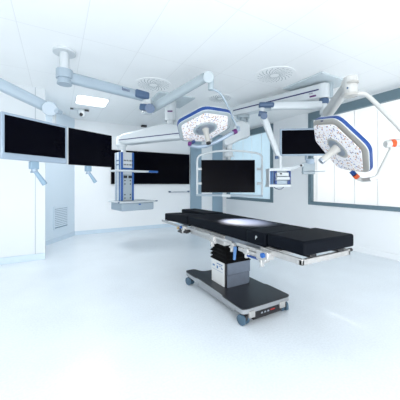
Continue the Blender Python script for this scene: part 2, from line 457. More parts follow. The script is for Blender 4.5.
# joints and clamps along the near rail
def clamp(y, z, s=1.0):
    def f(bm):
        box(bm, (1.435, y - .03 * s, z - .045 * s), (1.475, y + .03 * s, z + .03 * s))
        box(bm, (1.425, y - .012, z - .075 * s), (1.46, y + .012, z - .02))
        tube(bm, [(1.44, y - .05 * s, z - .02), (1.44, y + .05 * s, z - .02)], .012 * s, 10)
    c = obj('rail_clamp', f, M['steel'], tb, bevel=.006, world=True); return c
clamp(2.30, .715, 1.1); clamp(3.02, .725, .9); clamp(1.55, .715, 1.1); clamp(1.74, .715, .8); clamp(1.95, .72, .8)
obj('leg_joint', lambda bm: (tube(bm, [(1.44, 3.0, .69), (2.1, 3.0, .69)], .028, 14), box(bm, (1.45, 2.95, .66), (1.49, 3.16, .70)), box(bm, (1.44, 3.06, .645), (1.56, 3.20, .665))), M['black'], tb, world=True, bevel=.003)
obj('joint_body', B(((1.455, 2.97, .70), (1.50, 3.12, .745))), M['steel'], tb, world=True, bevel=.008)
obj('knob', lambda bm: tube(bm, [(1.425, 3.08, .725), (1.455, 3.08, .725)], .018, 14), M['blue2'], tb, world=True, label='blue release knob')
obj('brass_bolt', lambda bm: tube(bm, [(1.43, 3.18, .70), (1.46, 3.18, .70)], .02, 12), M['gold'], tb, world=True)
obj('knob', lambda bm: tube(bm, [(1.408, 1.515, .735), (1.44, 1.515, .735)], .02, 16), M['blue2'], tb, world=True, label='blue release knob')
obj('joint_body', lambda bm: (box(bm, (1.425, 1.47, .70), (1.50, 1.60, .765)), tube(bm, [(1.43, 1.54, .69), (1.50, 1.54, .69)], .028, 12), box(bm, (1.44, 1.60, .69), (1.50, 1.86, .725))), M['steel'], tb, world=True, bevel=.008)
obj('release_bar', lambda bm: beam(bm, (1.44, 1.60, .685), (1.44, 1.76, .680), .014, .018), M['blue'], tb, world=True)
obj('release_lever', lambda bm: beam(bm, (1.44, 1.90, .72), (1.43, 1.90, .60), .026, .030, .02, .024, steps=4), M['handle'], tb, world=True, label='blue lever hanging from the side rail')
# column
CX0, CX1, CY0, CY1 = 1.60, 1.92, 2.27, 2.57
obj('column_core', B(((CX0 + .004, CY0 + .004, .165), (CX1 - .004, CY1 - .004, .44))), M['black'], tb, world=True)
obj('column_panel', B(((CX0 - .006, CY0 + .035, .17), (CX0 + .004, CY1 - .01, .43))), M['ivory'], tb, world=True, bevel=.002, label='ivory side panel with blue print')
obj('column_panel', B(((CX0 + .012, CY0 - .006, .17), (CX1 - .012, CY0 + .004, .305)), ((CX0 + .012, CY0 - .014, .31), (CX1 + .002, CY0 + .004, .435)), ((CX1 - .004, CY0, .17), (CX1 + .004, CY1, .43))), M['cend'], tb, world=True, bevel=.002, label='satin steel end panel in two steps')
def plate_print(bm):
    x = CX0 - .0075
    box(bm, (x, 2.33, .392), (x + .001, 2.45, .402)); box(bm, (x, 2.35, .372), (x + .001, 2.40, .380))
    box(bm, (x, 2.49, .352), (x + .001, 2.535, .372)); box(bm, (x, 2.42, .340), (x + .001, 2.45, .372)); box(bm, (x, 2.33, .352), (x + .001, 2.36, .366))
    box(bm, (x, 2.33, .318), (x + .001, 2.535, .321))
obj('printed_label', plate_print, M['handle'], tb, world=True, smooth=False)
def bell(bm):
    n = 5; z0 = .435; dz = .043
    for k in range(n):
        z = z0 + k * dz; e = .012
        a = [bm.verts.new(p) for p in ((CX0 - e, CY0 - e, z + .004), (CX1 + e, CY0 - e, z + .004), (CX1 + e, CY1 + e, z + .004), (CX0 - e, CY1 + e, z + .004))]
        q = .014
        c = [bm.verts.new(p) for p in ((CX0 + q, CY0 + q, z + dz - .008), (CX1 - q, CY0 + q, z + dz - .008), (CX1 - q, CY1 - q, z + dz - .008), (CX0 + q, CY1 - q, z + dz - .008))]
        d = [bm.verts.new(v.co + Vector((0, 0, .008))) for v in c]
        e0 = [bm.verts.new(v.co - Vector((0, 0, .006))) for v in a]
        bm.faces.new(e0[::-1])
        for A_, B_ in ((e0, a), (a, c), (c, d)):
            for i in range(4): bm.faces.new((A_[i], A_[(i + 1) % 4], B_[(i + 1) % 4], B_[i]))
        bm.faces.new(d)
obj('bellows', bell, M['bellow'], tb, world=True, smooth=False)
obj('column_head', B(((1.62, 2.29, .62), (1.90, 2.55, .66)), ((1.60, 1.95, .66), (1.96, 2.30, .712))), M['black'], tb, world=True, bevel=.006)
# base
BX0, BX1, BY0, BY1 = 1.455, 2.075, 1.805, 3.0
def outline(z, g=0):
    a, b, c, d = BX0 + g, BX1 - g, BY0 + g, BY1 - g
    pts = [(a, c), (b, c), (b, c + .33), (b - .025, c + .37), (b - .025, d - .3), (b, d - .26), (b, d), (b - .14, d), (b - .19, d - .14), (a + .19, d - .14), (a + .14, d), (a, d), (a, d - .26), (a + .025, d - .3), (a + .025, c + .37), (a, c + .33)]
    return [Vector((x, y, z)) for x, y in pts]
rad = [.12, .12, .3, .3, .3, .3, .25, .25, .35, .35, .25, .25, .3, .3, .3, .3]
obj('base_plate', lambda bm: prism(bm, rounded(outline(.118, .004), rad, 4), (0, 0, .04)), M['alu'], tb, world=True)
obj('base_cover', lambda bm: prism(bm, rounded(outline(.158, .001), rad, 4), (0, 0, .012)), M['gun'], tb, world=True, bevel=.004)
obj('base_skirt', B(((BX0 + .05, BY0 + .19, .062), (BX1 - .05, BY1 - .26, .118))), M['alu'], tb, world=True, bevel=.004)
cp = obj('control_panel', B(((BX0 + .13, BY0 + .012, .04), (BX1 - .12, BY0 + .2, .118))), M['black'], tb, world=True, bevel=.004)
obj('indicator', B(((1.935, BY0 + .008, .080), (1.952, BY0 + .013, .094))), M['green'], cp, world=True, label='glowing green indicator')
obj('indicator', B(((1.80, BY0 + .008, .082), (1.855, BY0 + .013, .092))), M['red'], cp, world=True, label='red indicator')
obj('switch', lambda bm: [box(bm, (x, BY0 + .008, .078), (x + .02, BY0 + .013, .092)) for x in (1.68, 1.72, 1.76)], M['steelb'], cp, world=True)
for x in (BX0 + .10, BX1 - .13):
    obj('corner_bracket', B(((x - .03, BY0 - .006, .075), (x + .04, BY0 + .02, .135))), M['steel'], tb, world=True, bevel=.004)
def caster(x, y, rz):
    c = bpy.data.objects.new('caster', None); C.objects.link(c); c.parent = tb; c.location = Vector((x, y, 0)) - tb.location; c.rotation_euler = (0, 0, rz)
    def hs(bm):
        cyl(bm, (0, .0, 0), .028, .09, .12, 14)
        box(bm, (-.012, -.045, .05), (.012, .03, .1))
    obj('caster_fork', hs, M['black'], c, bevel=.004)
    for s in (-1, 1):
        w = obj('wheel', lambda bm: tube(bm, [(s * .013, 0, .05), (s * .016, 0, .05), (s * .034, 0, .05), (s * .038, 0, .05)], .05, 24, rr=[.046, .05, .05, .044]), M['wheel'], c)
for x, y, r in ((BX0 + .045, BY1 - .06, .3), (BX1 - .045, BY1 - .06, -.2), (BX0 + .05, BY0 + .06, .2), (BX1 - .045, BY0 + .065, -.3)): caster(x, y, r)

# ------------------------------------------------------------------ hexagonal surgical lights
def lamp(root, face, ctr, t, major_ang, facing, side_sign, bez, thick, lens_ins, dark):
    """face: the six corners of the housing's front; the plane's normal comes from the lamp's tilt"""
    c0 = P(*ctr, t)
    r = ray(*ctr).normalized(); ximg = RGT - r * RGT.dot(r); ximg.normalize(); yimg = ximg.cross(r).normalized()
    if yimg.z < 0: yimg = -yimg
    mdir = ximg * math.cos(major_ang) + yimg * math.sin(major_ang)      # long axis of the seen ellipse
    mino = ximg * math.sin(major_ang) - yimg * math.cos(major_ang)      # the way the lamp looks, as seen
    mino *= side_sign
    n = (-r * facing + mino * math.sqrt(1 - facing ** 2)).normalized()
    pts = [Pplane(x, y, c0, n) for x, y in face]
    ctr3 = sum(pts, Vector()) / 6
    rp = rounded(pts, .2, 5)
    def sc(f, off): return [ctr3 + (p - ctr3) * f + n * off for p in rp]
    head = obj('lamp_head', lambda bm: prism(bm, sc(.985, 0), -n * (thick + .012)), M['white'], root, world=True)
    obj('rim', lambda bm: prism(bm, sc(1.0, -.004), -n * thick), M['blue'], head, world=True, bevel=.008, label='blue rim around the housing')
    obj('front_frame', lambda bm: prism(bm, sc(.985, .0), n * .006), bez, head, world=True, bevel=.003)
    lc = ctr3 + lens_ins[1]
    pin = [lc + (p - ctr3) * lens_ins[0] + n * .006 for p in rounded(pts, .12, 3)]
    obj('lens', lambda bm: prism(bm, pin, n * .004), M['led'], head, world=True, label='white lens field speckled with coloured diodes')
    return head, n, ctr3, mdir
# --- middle light
l1 = thing('surgical_light', 'blue-rimmed hexagonal surgical light over the middle of the table, below the long elbowed arm', 'surgical light', P(64.5, 76.5, 3.17) * 1)
l1.location.z = H
col = P(64.5, 76.5, 3.17); aL = P(64.5, 76.5, 3.17); aR = P(143, 96.5, 3.88); aR2 = P(147, 98, 3.9)
elb = P(147, 107.5, 3.9); J1 = P(208, 76, 3.2)
obj('ceiling_column', lambda bm: (cyl(bm, col, .055, aL.z, H, 24), cyl(bm, col, .13, H - .03, H, 32)), M['white'], l1, world=True)
obj('extension_arm', lambda bm: beam(bm, aL - (aR - aL) * .02, aR, .11, .135, .10, .135, steps=2), M['pale'], l1, world=True)
obj('arm_hub', lambda bm: (cyl(bm, col, .085, aL.z - .10, aL.z - .03, 24, .075), cyl(bm, col, .095, aL.z - .03, aL.z + .075, 28)), M['pale'], l1, world=True)
d1 = (aR - aL).normalized()
obj('arm_cover', lambda bm: beam(bm, P(134.8, 93.2, 3.76), P(148.3, 96.8, 3.88), .125, .118), M['joint'], l1, world=True, bevel=.02, label='slate blue end cover')
sA = frame_of(aR - aL)[0]; sA = sA if sA.dot(FWD) < 0 else -sA
text('maker_print', 'Iıııııı', .075, M['navy'], l1, aL.lerp(aR, .72) + sA * .058 + Vector((0, 0, .015)), d1, (0, 0, 1))
obj('elbow', lambda bm: (cyl(bm, elb, .07, elb.z - .05, aR2.z - .02, 24), cyl(bm, elb, .078, elb.z - .095, elb.z - .05, 24, .07)), M['white'], l1, world=True)
obj('elbow_cover', lambda bm: (beam(bm, P(141.5, 107, 3.8), P(151, 108, 3.72), .09, .095), tube(bm, [P(150, 108.5, 3.66), P(150, 108.5, 3.80)], .068, 24)), M['joint'], l1, world=True, label='slate blue elbow cover')
obj('spring_arm', lambda bm: beam(bm, P(152, 108.5, 3.84), P(205, 77.5, 3.22), .09, .135, .09, .115), M['paleg'], l1, world=True)
obj('arm_knuckle', lambda bm: (tube(bm, [P(208.5, 77, 3.12), P(208.5, 77, 3.30)], .066, 26), cyl(bm, P(211, 85, 3.2), .036, P(211, 90, 3.2).z, P(211, 77, 3.2).z)), M['paleg'], l1, world=True)
obj('support_tube', lambda bm: tube(bm, [P(211, 89.5, 3.2), P(215, 90, 3.2), P(219.5, 92.5, 3.22), P(223, 97, 3.24), P(226.5, 103.5, 3.28), P(229, 109, 3.32), P(233, 119, 3.42), P(238, 128, 3.45)], .014, 12), M['pale'], l1, world=True)
face1 = [(176.8, 124), (205, 109), (231.8, 113), (230.5, 128), (206, 142.3), (180.5, 141)]
h1, n1, c1, m1 = lamp(l1, face1, (205, 125), 3.3, math.radians(13.5), .53, 1, M['bezelc'], .05, (.86, Vector((0, 0, -.006))), 0)
rc = c1 + n1 * .010
def ring_pts(c, n, r, k=28, sx=1.0, ax=None):
    s = ax.normalized(); u = n.cross(s)
    return [c + s * math.cos(a) * r * sx + u * math.sin(a) * r for a in [2 * math.pi * i / k for i in range(k)]]
def centre(head, c, n, m, hl, tipm, tipm2, br):
    obj('centre_dish', lambda bm: prism(bm, ring_pts(c + n * .010, n, br, sx=1.15, ax=m), n * .012), M['bezel'] if tipm2 else M['bezelc'], head, world=True, bevel=.004)
    obj('centre_dish', lambda bm: prism(bm, ring_pts(c + n * .022, n, br * .78, sx=1.15, ax=m), n * .004), M['steelb'], head, world=True)
    hd = obj('handle', lambda bm: tube(bm, [c + n * .02, c + n * .06, c + n * (hl * .55), c + n * hl], .03, 20, rr=[.048, .040, .030, .032]), M['bezel'], head, world=True)
    obj('handle_tip', lambda bm: tube(bm, [c + n * (hl - .002), c + n * (hl + .022)], .03, 20), tipm, hd, world=True)
centre(h1, c1 + Vector((0, 0, -.01)), n1, m1, .22, M['black'], 0, .14)
obj('yoke', lambda bm: tube(bm, [P(189, 145.3, 3.48), P(198, 146.8, 3.46), P(206, 146, 3.44), P(216, 142, 3.42), P(226, 136.5, 3.40), P(234, 132, 3.41), P(238.5, 129.5, 3.42), P(238, 127, 3.45)], .025, 14), M['silver'], l1, world=True)
obj('yoke_cap', lambda bm: tube(bm, [P(188.5, 143.7, 3.46), P(191.5, 143.9, 3.45)], .03, 14), M['purple'], l1, world=True)
obj('yoke_cap', lambda bm: tube(bm, [P(233.2, 132.4, 3.40), P(236.4, 131, 3.41)], .034, 14), M['purple'], l1, world=True)
obj('yoke_pivot', lambda bm: tube(bm, [P(191, 144, 3.50), P(194, 141.5, 3.58)], .024, 14), M['blue'], l1, world=True)

# --- right hand light
cs = P(324, 101, 4.05)
l2 = thing('surgical_light', 'large hexagonal surgical light before the right window, orange rings on its bracket', 'surgical light', (cs.x, cs.y, 2.2))
sp = P(323.5, 108.5, 4.05)
obj('spindle', lambda bm: (cyl(bm, sp, .055, P(0, 114, 4.05).z, P(0, 104, 4.05).z, 20), cyl(bm, sp, .04, P(0, 119, 4.05).z, P(0, 114, 4.05).z, 20)), M['white'], l2, world=True)
obj('spring_arm', lambda bm: beam(bm, P(326.5, 115, 3.95), P(350, 82, 2.62), .11, .17, .085, .105, power=5, steps=3), M['warm'], l2, world=True, bevel=.01)
obj('arm_knuckle', lambda bm: (tube(bm, [P(350.5, 77, 2.6), P(350.5, 97, 2.6)], .06, 28, rr=[.066, .062]), beam(bm, P(345, 85.5, 2.68), P(350, 80.5, 2.6), .09, .09)), M['warm'], l2, world=True, bevel=.008)
obj('knuckle_collar', lambda bm: tube(bm, [P(352.5, 82.2, 2.56), P(352.5, 83.6, 2.56)], .055, 20), M['bezel'], l2, world=True)
obj('knuckle_collar', lambda bm: tube(bm, [P(350.5, 93.8, 2.58), P(350.5, 96.5, 2.58)], .066, 24), M['bezel'], l2, world=True)
obj('print', lambda bm: tube(bm, [P(347.5, 87.2, 2.48), P(347.5, 88.8, 2.48)], .008, 8), M['joint'], l2, world=True)
obj('support_tube', lambda bm: tube(bm, [P(351, 93.6, 2.56), P(357, 93.8, 2.55), P(361.5, 93.3, 2.53), P(365.5, 94.2, 2.52), P(369, 96.8, 2.50), P(380, 107.5, 2.45), P(398, 126, 2.38), P(404, 133, 2.36), P(406, 139, 2.34), P(402, 142, 2.33)], .021, 14), M['warm'], l2, world=True)
obj('pivot_barrel', lambda bm: tube(bm, [P(385.3, 144.3, 2.3), P(386.2, 144.2, 2.3), P(404, 141.9, 2.3)], .034, 22, rr=[.028, .034, .034]), M['warm'], l2, world=True)
obj('orange_ring', lambda bm: tube(bm, [P(390.0, 143.7, 2.3), P(394.2, 143.2, 2.3)], .037, 22), M['orange'], l2, world=True)
face2 = [(313.2, 119.8), (336.5, 117.6), (369.2, 148.3), (370.3, 173.3), (340.5, 168.8), (315, 138)]
h2, n2, c2, m2 = lamp(l2, face2, (341, 144), 2.4, math.radians(-45), .43, 1, M['bezel'], .036, (.86, RGT * -.020 + Vector((0, 0, -.016))), 0)
centre(h2, c2 + RGT * -.004 + Vector((0, 0, -.018)), n2, m2, .20, M['steelb'], 1, .108)
text('maker_print', 'Iıııııı', .026, M['navy'], h2, Pplane(322, 120.8, c2 + n2 * .008, n2), Pplane(326, 120.5, c2, n2) - Pplane(318, 121.1, c2, n2), (0, 0, 1))
tl = (Pplane(352, 170, c2, n2) - Vector((0, 0, EYE))).dot(FWD)
obj('bracket_tube', lambda bm: tube(bm, [P(391.5, 145.5, 2.3), P(391.2, 150, 2.3), P(387, 158, 2.3), P(381.5, 169, 2.3), P(379, 174.5, 2.3), P(376, 177.8, 2.3), P(371, 179.2, 2.3), P(363, 180, tl - .02), P(359, 179, tl), P(356.5, 177, tl)], .020, 14), M['warm'], l2, world=True)
obj('orange_ring', lambda bm: tube(bm, [P(354.8, 175, tl), P(357.5, 177.6, tl)], .026, 18), M['orange'], l2, world=True)
obj('bracket_foot', lambda bm: tube(bm, [P(351.5, 171.3, tl + .02), P(354.8, 175, tl)], .024, 18), M['blue'], l2, world=True)

# ------------------------------------------------------------------ flat monitors
def monitor(name_label, TL, TR, BL, BR, tl_, tr_, bezel, bw, group=None, thick=.05, bot=None):
    """corner pixels with the depths of the left and the right side"""
    zt = (P(*TL, tl_).z + P(*TR, tr_).z) / 2; zb = (P(*BL, tl_).z + P(*BR, tr_).z) / 2
    a = P(*TL, tl_); b = P(*TR, tr_); a.z = b.z = 0
    d = (b - a).normalized(); w = (b - a).length
    rz = math.atan2(d.y, d.x)
    mid = (a + b) / 2
    t = thing('monitor', name_label, 'monitor', (mid.x, mid.y, zb), rz, group)
    h = zt - zb; bot = bot or bw
    # local frame: x right, -y toward the viewer
    obj('bezel', B(((-w / 2, 0, 0), (w / 2, .03, h))), bezel, t, bevel=.006)
    obj('screen', B(((-w / 2 + bw, -.004, bot), (w / 2 - bw, .002, h - bw))), M['screen'], t)
    obj('rear_housing', B(((-w * .36, .03, h * .12), (w * .36, .03 + thick, h * .86))), M['paleg'], t, bevel=.015)
    return t, w, h
m1_, w1, hh1 = monitor('silver-framed black monitor at the far left, nearest of the pair on the ceiling arm', (1.5, 110.6), (67, 126.6), (1.5, 157.8), (67, 164.7), 2.22, 2.81, M['silver'], .024, bot=.058)
m2_, w2, hh2 = monitor('thin-framed black monitor right of the silver-framed one at left', (68.3, 126.4), (112, 136.4), (68.3, 163.7), (112, 168), 2.887, 3.39, M['black'], .006)
obj('edge_strip', B(((-w2 / 2 - .004, .002, 0), (-w2 / 2 + .004, .034, hh2))), M['white'], m2_)
def grab(t, x, sc, h):
    obj('handle_mount', B(((x - .04 * sc, .0, -.08 * sc), (x + .04 * sc, .05, .0))), M['hblue'], t, bevel=.006)
    g = obj('grip', lambda bm: tube(bm, [(x + .01, .02, -.10 * sc), (x + .10 * sc, .0, -.235 * sc)], .019 * sc, 14, rr=[.020 * sc, .027 * sc]), M['hblue'], t)
    obj('grip_joint', lambda bm: (ball(bm, (x, .02, -.09 * sc), .03 * sc), tube(bm, [(x - .035 * sc, .02, -.11 * sc), (x + .035 * sc, .02, -.105 * sc)], .011 * sc, 10)), M['silver'], t)
    return g
grab(m1_, -.025, .95, hh1); grab(m2_, -.035, .85, hh2)

jl = P(50, 108.7, 2.9)
ma = thing('ceiling_boom', 'pale blue ceiling arm entering at the left edge and carrying two monitors', 'ceiling arm', (jl.x, jl.y, jl.z))
pA = P(0, 84.4, 2.55); dd = (pA - jl)
far = jl + dd * 3.0
obj('spring_arm', lambda bm: beam(bm, jl, far, .09, .115, .09, .12), M['pale'], ma, world=True)
obj('ceiling_column', lambda bm: (cyl(bm, far, .07, far.z - .1, H), cyl(bm, far, .15, H - .03, H, 30)), M['white'], ma, world=True)
obj('arm_knuckle', lambda bm: (tube(bm, [P(49.8, 108.8, 2.80), P(49.8, 108.8, 2.96)], .078, 28), beam(bm, P(52, 109, 2.88), P(60, 112.3, 2.86), .11, .10, .08, .045)), M['pale'], ma, world=True, bevel=.006)
mc1 = m1_.matrix_basis @ Vector((0, .09, hh1 * .5)); mc2 = m2_.matrix_basis @ Vector((0, .09, hh2 * .5))
pp = P(54.3, 112, 2.93)
obj('drop_pole', lambda bm: cyl(bm, pp, .019, 1.74, pp.z + .02, 16), M['white'], ma, world=True)
pb = Vector((pp.x, pp.y, 1.75))
obj('cross_bar', lambda bm: tube(bm, [mc1 + Vector((0, 0, .0)), Vector((pp.x, pp.y, 1.74)), mc2], .024, 14), M['paleg'], ma, world=True)
# ------------------------------------------------------------------ left pendant with equipment tower
ROT = math.radians(11)
o0 = Vector((.221 * 5, 1.022 * 5, 0))
pc = P(170.5, 110, 5.0)
pd = thing('ceiling_pendant', 'white ceiling pendant with drop column, tapered boom and blue striped equipment tower', 'ceiling pendant', (pc.x, pc.y, 1.5))
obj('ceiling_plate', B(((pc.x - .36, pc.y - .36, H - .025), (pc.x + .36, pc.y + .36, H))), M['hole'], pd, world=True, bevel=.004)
obj('column', lambda bm: (cyl(bm, pc, .105, P(0, 121, 5).z, H - .02, 28, .12), cyl(bm, pc, .07, P(0, 130, 5).z, P(0, 121, 5).z, 24)), M['white'], pd, world=True)
obj('emblem', lambda bm: beam(bm, P(167.5, 111.2, 4.87), P(172.5, 111.1, 4.87), .01, .028), M['purple'], pd, world=True)
bl_, br_ = P(121.5, 141, 5.15), P(184, 134, 4.95)
def boom(bm):
    s, u, d = frame_of(br_ - bl_)
    prof = [(0.0, -.055), (0.0, .07), (.05, .115), (.35, .16), (.62, .215), (.75, .22), (.9, .17), (1.0, .15), (1.0, -.10), (.6, -.09), (.12, -.09)]
    L = (br_ - bl_).length
    prism(bm, [bl_ + d * L * a + Vector((0, 0, b)) - s * .12 for a, b in prof], s * .24)
obj('boom', boom, M['white'], pd, world=True, bevel=.025, seg=3)
_s, _u, _d = frame_of(br_ - bl_)
fs = _s if _s.dot(FWD) < 0 else -_s
obj('boom_stripe', lambda bm: beam(bm, bl_ + fs * .118 + Vector((0, 0, .0)), br_ + fs * .118 + Vector((0, 0, .0)), .01, .018), M['navy'], pd, world=True)
jn = P(121.5, 141, 5.15)
obj('boom_knuckle', lambda bm: (cyl(bm, jn, .11, jn.z - .10, jn.z + .09, 28, .09), cyl(bm, jn, .075, jn.z - .17, jn.z - .10, 24, .09)), M['white'], pd, world=True)
# tower: its own rotated frame
tw = bpy.data.objects.new('equipment_tower', None); C.objects.link(tw); tw.parent = pd
tw.matrix_basis = pd.matrix_basis.inverted() @ (Matrix.Translation(o0) @ Matrix.Rotation(ROT, 4, 'Z'))
TA, TB_, TF, TK = .05, .37, .2, .5      # left, right, front, back
obj('tower_body', B(((TA + .01, TF + .01, .95), (TB_ - .01, TK, 1.96))), M['white'], tw, bevel=.012)
obj('tower_neck', lambda bm: cyl(bm, ((TA + TB_) / 2 - .02, TF + .15, 0), .05, 1.95, 2.10, 20), M['white'], tw)
for x in (TA + .025, TB_ - .055):
    obj('blue_strip', B(((x, TF - .004, .955), (x + .042, TF + .012, 1.955))), M['blue2'], tw, bevel=.004)
obj('side_strip', B(((TA - .002, TF + .005, .955), (TA + .012, TF + .05, 1.955)), ((TA + .004, TF + .20, .955), (TA + .012, TF + .225, 1.955))), M['handle'], tw)
obj('outlet_panel', B(((TA + .075, TF - .002, 1.62), (TB_ - .062, TF + .012, 1.94))), M['white'], tw, bevel=.003)
obj('outlet_panel', B(((TA + .075, TF - .002, .97), (TB_ - .062, TF + .012, 1.50))), M['paleg'], tw, bevel=.003)
obj('panel_arc', B(((TA + .06, TF - .006, 1.60), (TB_ - .05, TF + .012, 1.635))), M['blue2'], tw, bevel=.004)
xs = [TA + .09 + k * .031 for k in range(6)]
for z in (1.70, 1.785):
    for x in (xs[0], xs[1] + .003, xs[2] + .006, xs[3] + .012, xs[4] + .018, xs[5] + .02):
        obj('socket', B(((x - .009, TF - .008, z - .014), (x + .009, TF, z + .014))), M['black'], tw)
for x in (xs[0] + .005, xs[4]):
    for z in (1.01, 1.08, 1.30, 1.37):
        obj('socket', B(((x, TF - .008, z - .012), (x + .022, TF, z + .012))), M['black'], tw)
for x in (xs[0] - .01, xs[3]):
    obj('readout', B(((x, TF - .008, 1.42), (x + .075, TF, 1.475))), M['black'], tw, bevel=.002)
for z in (1.70, 1.785):
    for y in (TF + .08, TF + .14):
        obj('side_socket', B(((TA - .0, y, z - .012), (TA + .012, y + .035, z + .012))), M['joint'], tw)
obj('gas_outlet', lambda bm: [tube(bm, [(TA - .006, TF + .12, z), (TA + .012, TF + .12, z)], .022, 12) for z in (1.15, 1.27, 1.38)], M['white'], tw)
def shelf(bm):
    pts = [(-.10, .02), (.45, .02), (.86, .08), (.86, .12), (.45, .36), (-.10, .36)]
    prism(bm, [Vector((x, y, 1.548)) for x, y in pts], (0, 0, .035))
obj('side_shelf', shelf, M['white'], tw, bevel=.006)
obj('shelf_grip', lambda bm: prism(bm, [Vector((x, y, 1.545)) for x, y in ((.62, .04), (.87, .075), (.87, .125), (.62, .16))], (0, 0, .042)), M['blue2'], tw, bevel=.005, label='blue tip of the shelf')
TW, TD = .72, .55
obj('tray_top', B(((-.05, -.03, .918), (TW + .03, TD + .02, .95))), M['white'], tw, bevel=.012)
dr = obj('drawer_box', B(((0, 0, .758), (TW, TD, .918))), M['pale'], tw, bevel=.02)
obj('drawer_front', B(((.045, -.008, .775), (TW - .03, .01, .905))), M['pale'], tw, bevel=.004)
obj('drawer_button', B(((.36, -.016, .872), (.41, -.006, .895))), M['blue2'], tw, bevel=.004)
for x, y in ((-.07, .0), (TW + .03, .01)):
    obj('tray_peg', B(((x, y - .02, .925), (x + .06, y + .02, .948))), M['joint'], tw, bevel=.004)

# ------------------------------------------------------------------ right pendant: long box beam, head block
rp0 = P(329.5, 95, 4.13)
rp_ = thing('ceiling_pendant', 'long white box beam pendant with dark stripe, right of the middle light', 'ceiling pendant', (rp0.x, rp0.y, 2.4))
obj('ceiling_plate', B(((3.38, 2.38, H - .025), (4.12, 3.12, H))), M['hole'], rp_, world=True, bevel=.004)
obj('column', lambda bm: cyl(bm, rp0, .055, P(0, 98, 4.13).z, H - .02, 22), M['paleg'], rp_, world=True)
q1, q2 = P(321, 94, 4.1), P(236, 110.5, 5.2)
q1.z = q2.z = 2.775
obj('beam', lambda bm: beam(bm, q1, q2, .22, .23, .20, .19, power=9, steps=1, seg=32), M['white'], rp_, world=True)
s2, u2, d2 = frame_of(q2 - q1)
f2 = s2 if s2.dot(Vector((-1, 0, 0))) > 0 else -s2
obj('beam_stripe', lambda bm: beam(bm, q1 + f2 * .110 + Vector((0, 0, .015)), q2 + f2 * .100 + Vector((0, 0, .0)), .008, .022), M['navy'], rp_, world=True)
obj('emblem', lambda bm: beam(bm, q1 + f2 * .111 + d2 * .04 - Vector((0, 0, .07)), q1 + f2 * .111 + d2 * .14 - Vector((0, 0, .07)), .01, .026), M['purple'], rp_, world=True)
text('maker_print', 'Iıııııı', .04, M['navy'], rp_, q1 + f2 * .113 + d2 * .12 - Vector((0, 0, .02)), -d2, (0, 0, 1))
obj('beam_end', lambda bm: cyl(bm, q1 - d2 * .02, .105, 2.66, 2.885, 24), M['white'], rp_, world=True)
hd0 = P(243, 117, 5.15)
obj('turntable', lambda bm: (cyl(bm, hd0, .13, hd0.z - .03, hd0.z + .02, 24), cyl(bm, hd0, .06, hd0.z - .12, q2.z - .08, 18), [box(bm, (hd0.x + a, hd0.y + b, hd0.z - .10), (hd0.x + a + .03, hd0.y + b + .03, hd0.z - .02)) for a, b in ((-.08, -.08), (.06, -.06))]), M['paleg'], rp_, world=True)
def hb(bm):
    pts = [P(x, y, 4.95) for x, y in ((234.5, 123), (241, 120), (249.8, 123.5), (250.3, 136), (240, 139.5), (230, 144.5), (225, 145.5), (223.8, 139.5), (228, 136), (234, 133))]
    prism(bm, pts, FWD * .24)
obj('head_block', hb, M['white'], rp_, world=True, bevel=.02, seg=3)
obj('drop_neck', lambda bm: (tube(bm, [P(229.5, 144, 5.05), P(229.5, 151, 5.05)], .05, 20, rr=[.06, .045]), tube(bm, [P(229, 150.5, 5.05), P(229, 157, 5.05)], .08, 20, rr=[.065, .095]), tube(bm, [P(229, 157, 5.05), P(229, 175, 5.05)], .035, 16)), M['white'], rp_, world=True)

mm3, w3, h3 = monitor('black monitor inside a white tubular guard loop, behind the table in the middle', (201.2, 160.4), (255, 159.4), (201.2, 192.4), (255, 192.7), 4.9, 4.9, M['black'], .008, thick=.06)
T3 = 4.86
loop = [(197.2, 194), (197.2, 162), (197.6, 158), (199.5, 155.6), (203, 154), (215, 151.4), (230, 150.4), (245, 151.4), (256, 153), (259.8, 154.2), (261.8, 156.4), (262, 160), (262, 194.8)]
obj('guard_loop', lambda bm: tube(bm, [P(x, y, T3) for x, y in loop], .02, 12), M['white'], mm3, world=True, label='white bent tube around the screen')
obj('guard_base', lambda bm: beam(bm, P(196.5, 195, T3), P(262.3, 196, T3), .09, .045), M['pale'], mm3, world=True)
obj('base_clamp', lambda bm: (beam(bm, P(222, 195.5, T3 - .04), P(230.5, 196, T3 - .04), .05, .06)), M['white'], mm3, world=True, bevel=.006)
for x, y in ((198.3, 169), (198.3, 183.5), (259, 169), (259, 183.5)):
    obj('guard_clip', lambda bm: beam(bm, P(x - 2, y, T3 + .01), P(x + 3.2, y, T3 + .03), .04, .05), M['white'], mm3, world=True, bevel=.004)

# ------------------------------------------------------------------ right monitor, its arm and the control box
pj = P(266, 105, 4.15)
ra = thing('ceiling_boom', 'white jointed arm with slate blue joints reaching left from the right column', 'ceiling arm', (pj.x, pj.y, 2.4))
obj('extension_arm', lambda bm: beam(bm, P(271, 106, 4.14), P(321, 105.3, 4.05), .11, .125), M['white'], ra, world=True)
obj('arm_cover', lambda bm: beam(bm, P(258.8, 105.2, 4.13), P(273.8, 105.2, 4.10), .13, .085, power=3), M['joint'], ra, world=True, bevel=.02, label='slate blue end cover')
obj('column_joint', lambda bm: (cyl(bm, P(324, 101, 4.05), .07, P(0, 104.2, 4.05).z, P(0, 98.8, 4.05).z, 24)), M['joint'], ra, world=True, bevel=.01)
obj('arm_hub', lambda bm: cyl(bm, P(262, 105, 4.15), .045, P(0, 112, 4.15).z, P(0, 107, 4.15).z, 20), M['white'], ra, world=True)
obj('elbow_cover', lambda bm: (beam(bm, P(258.8, 113.5, 4.15), P(266.5, 114.8, 4.12), .11, .08), tube(bm, [P(264, 116, 4.05), P(264, 116, 4.18)], .055, 20)), M['joint'], ra, world=True, label='slate blue elbow cover')
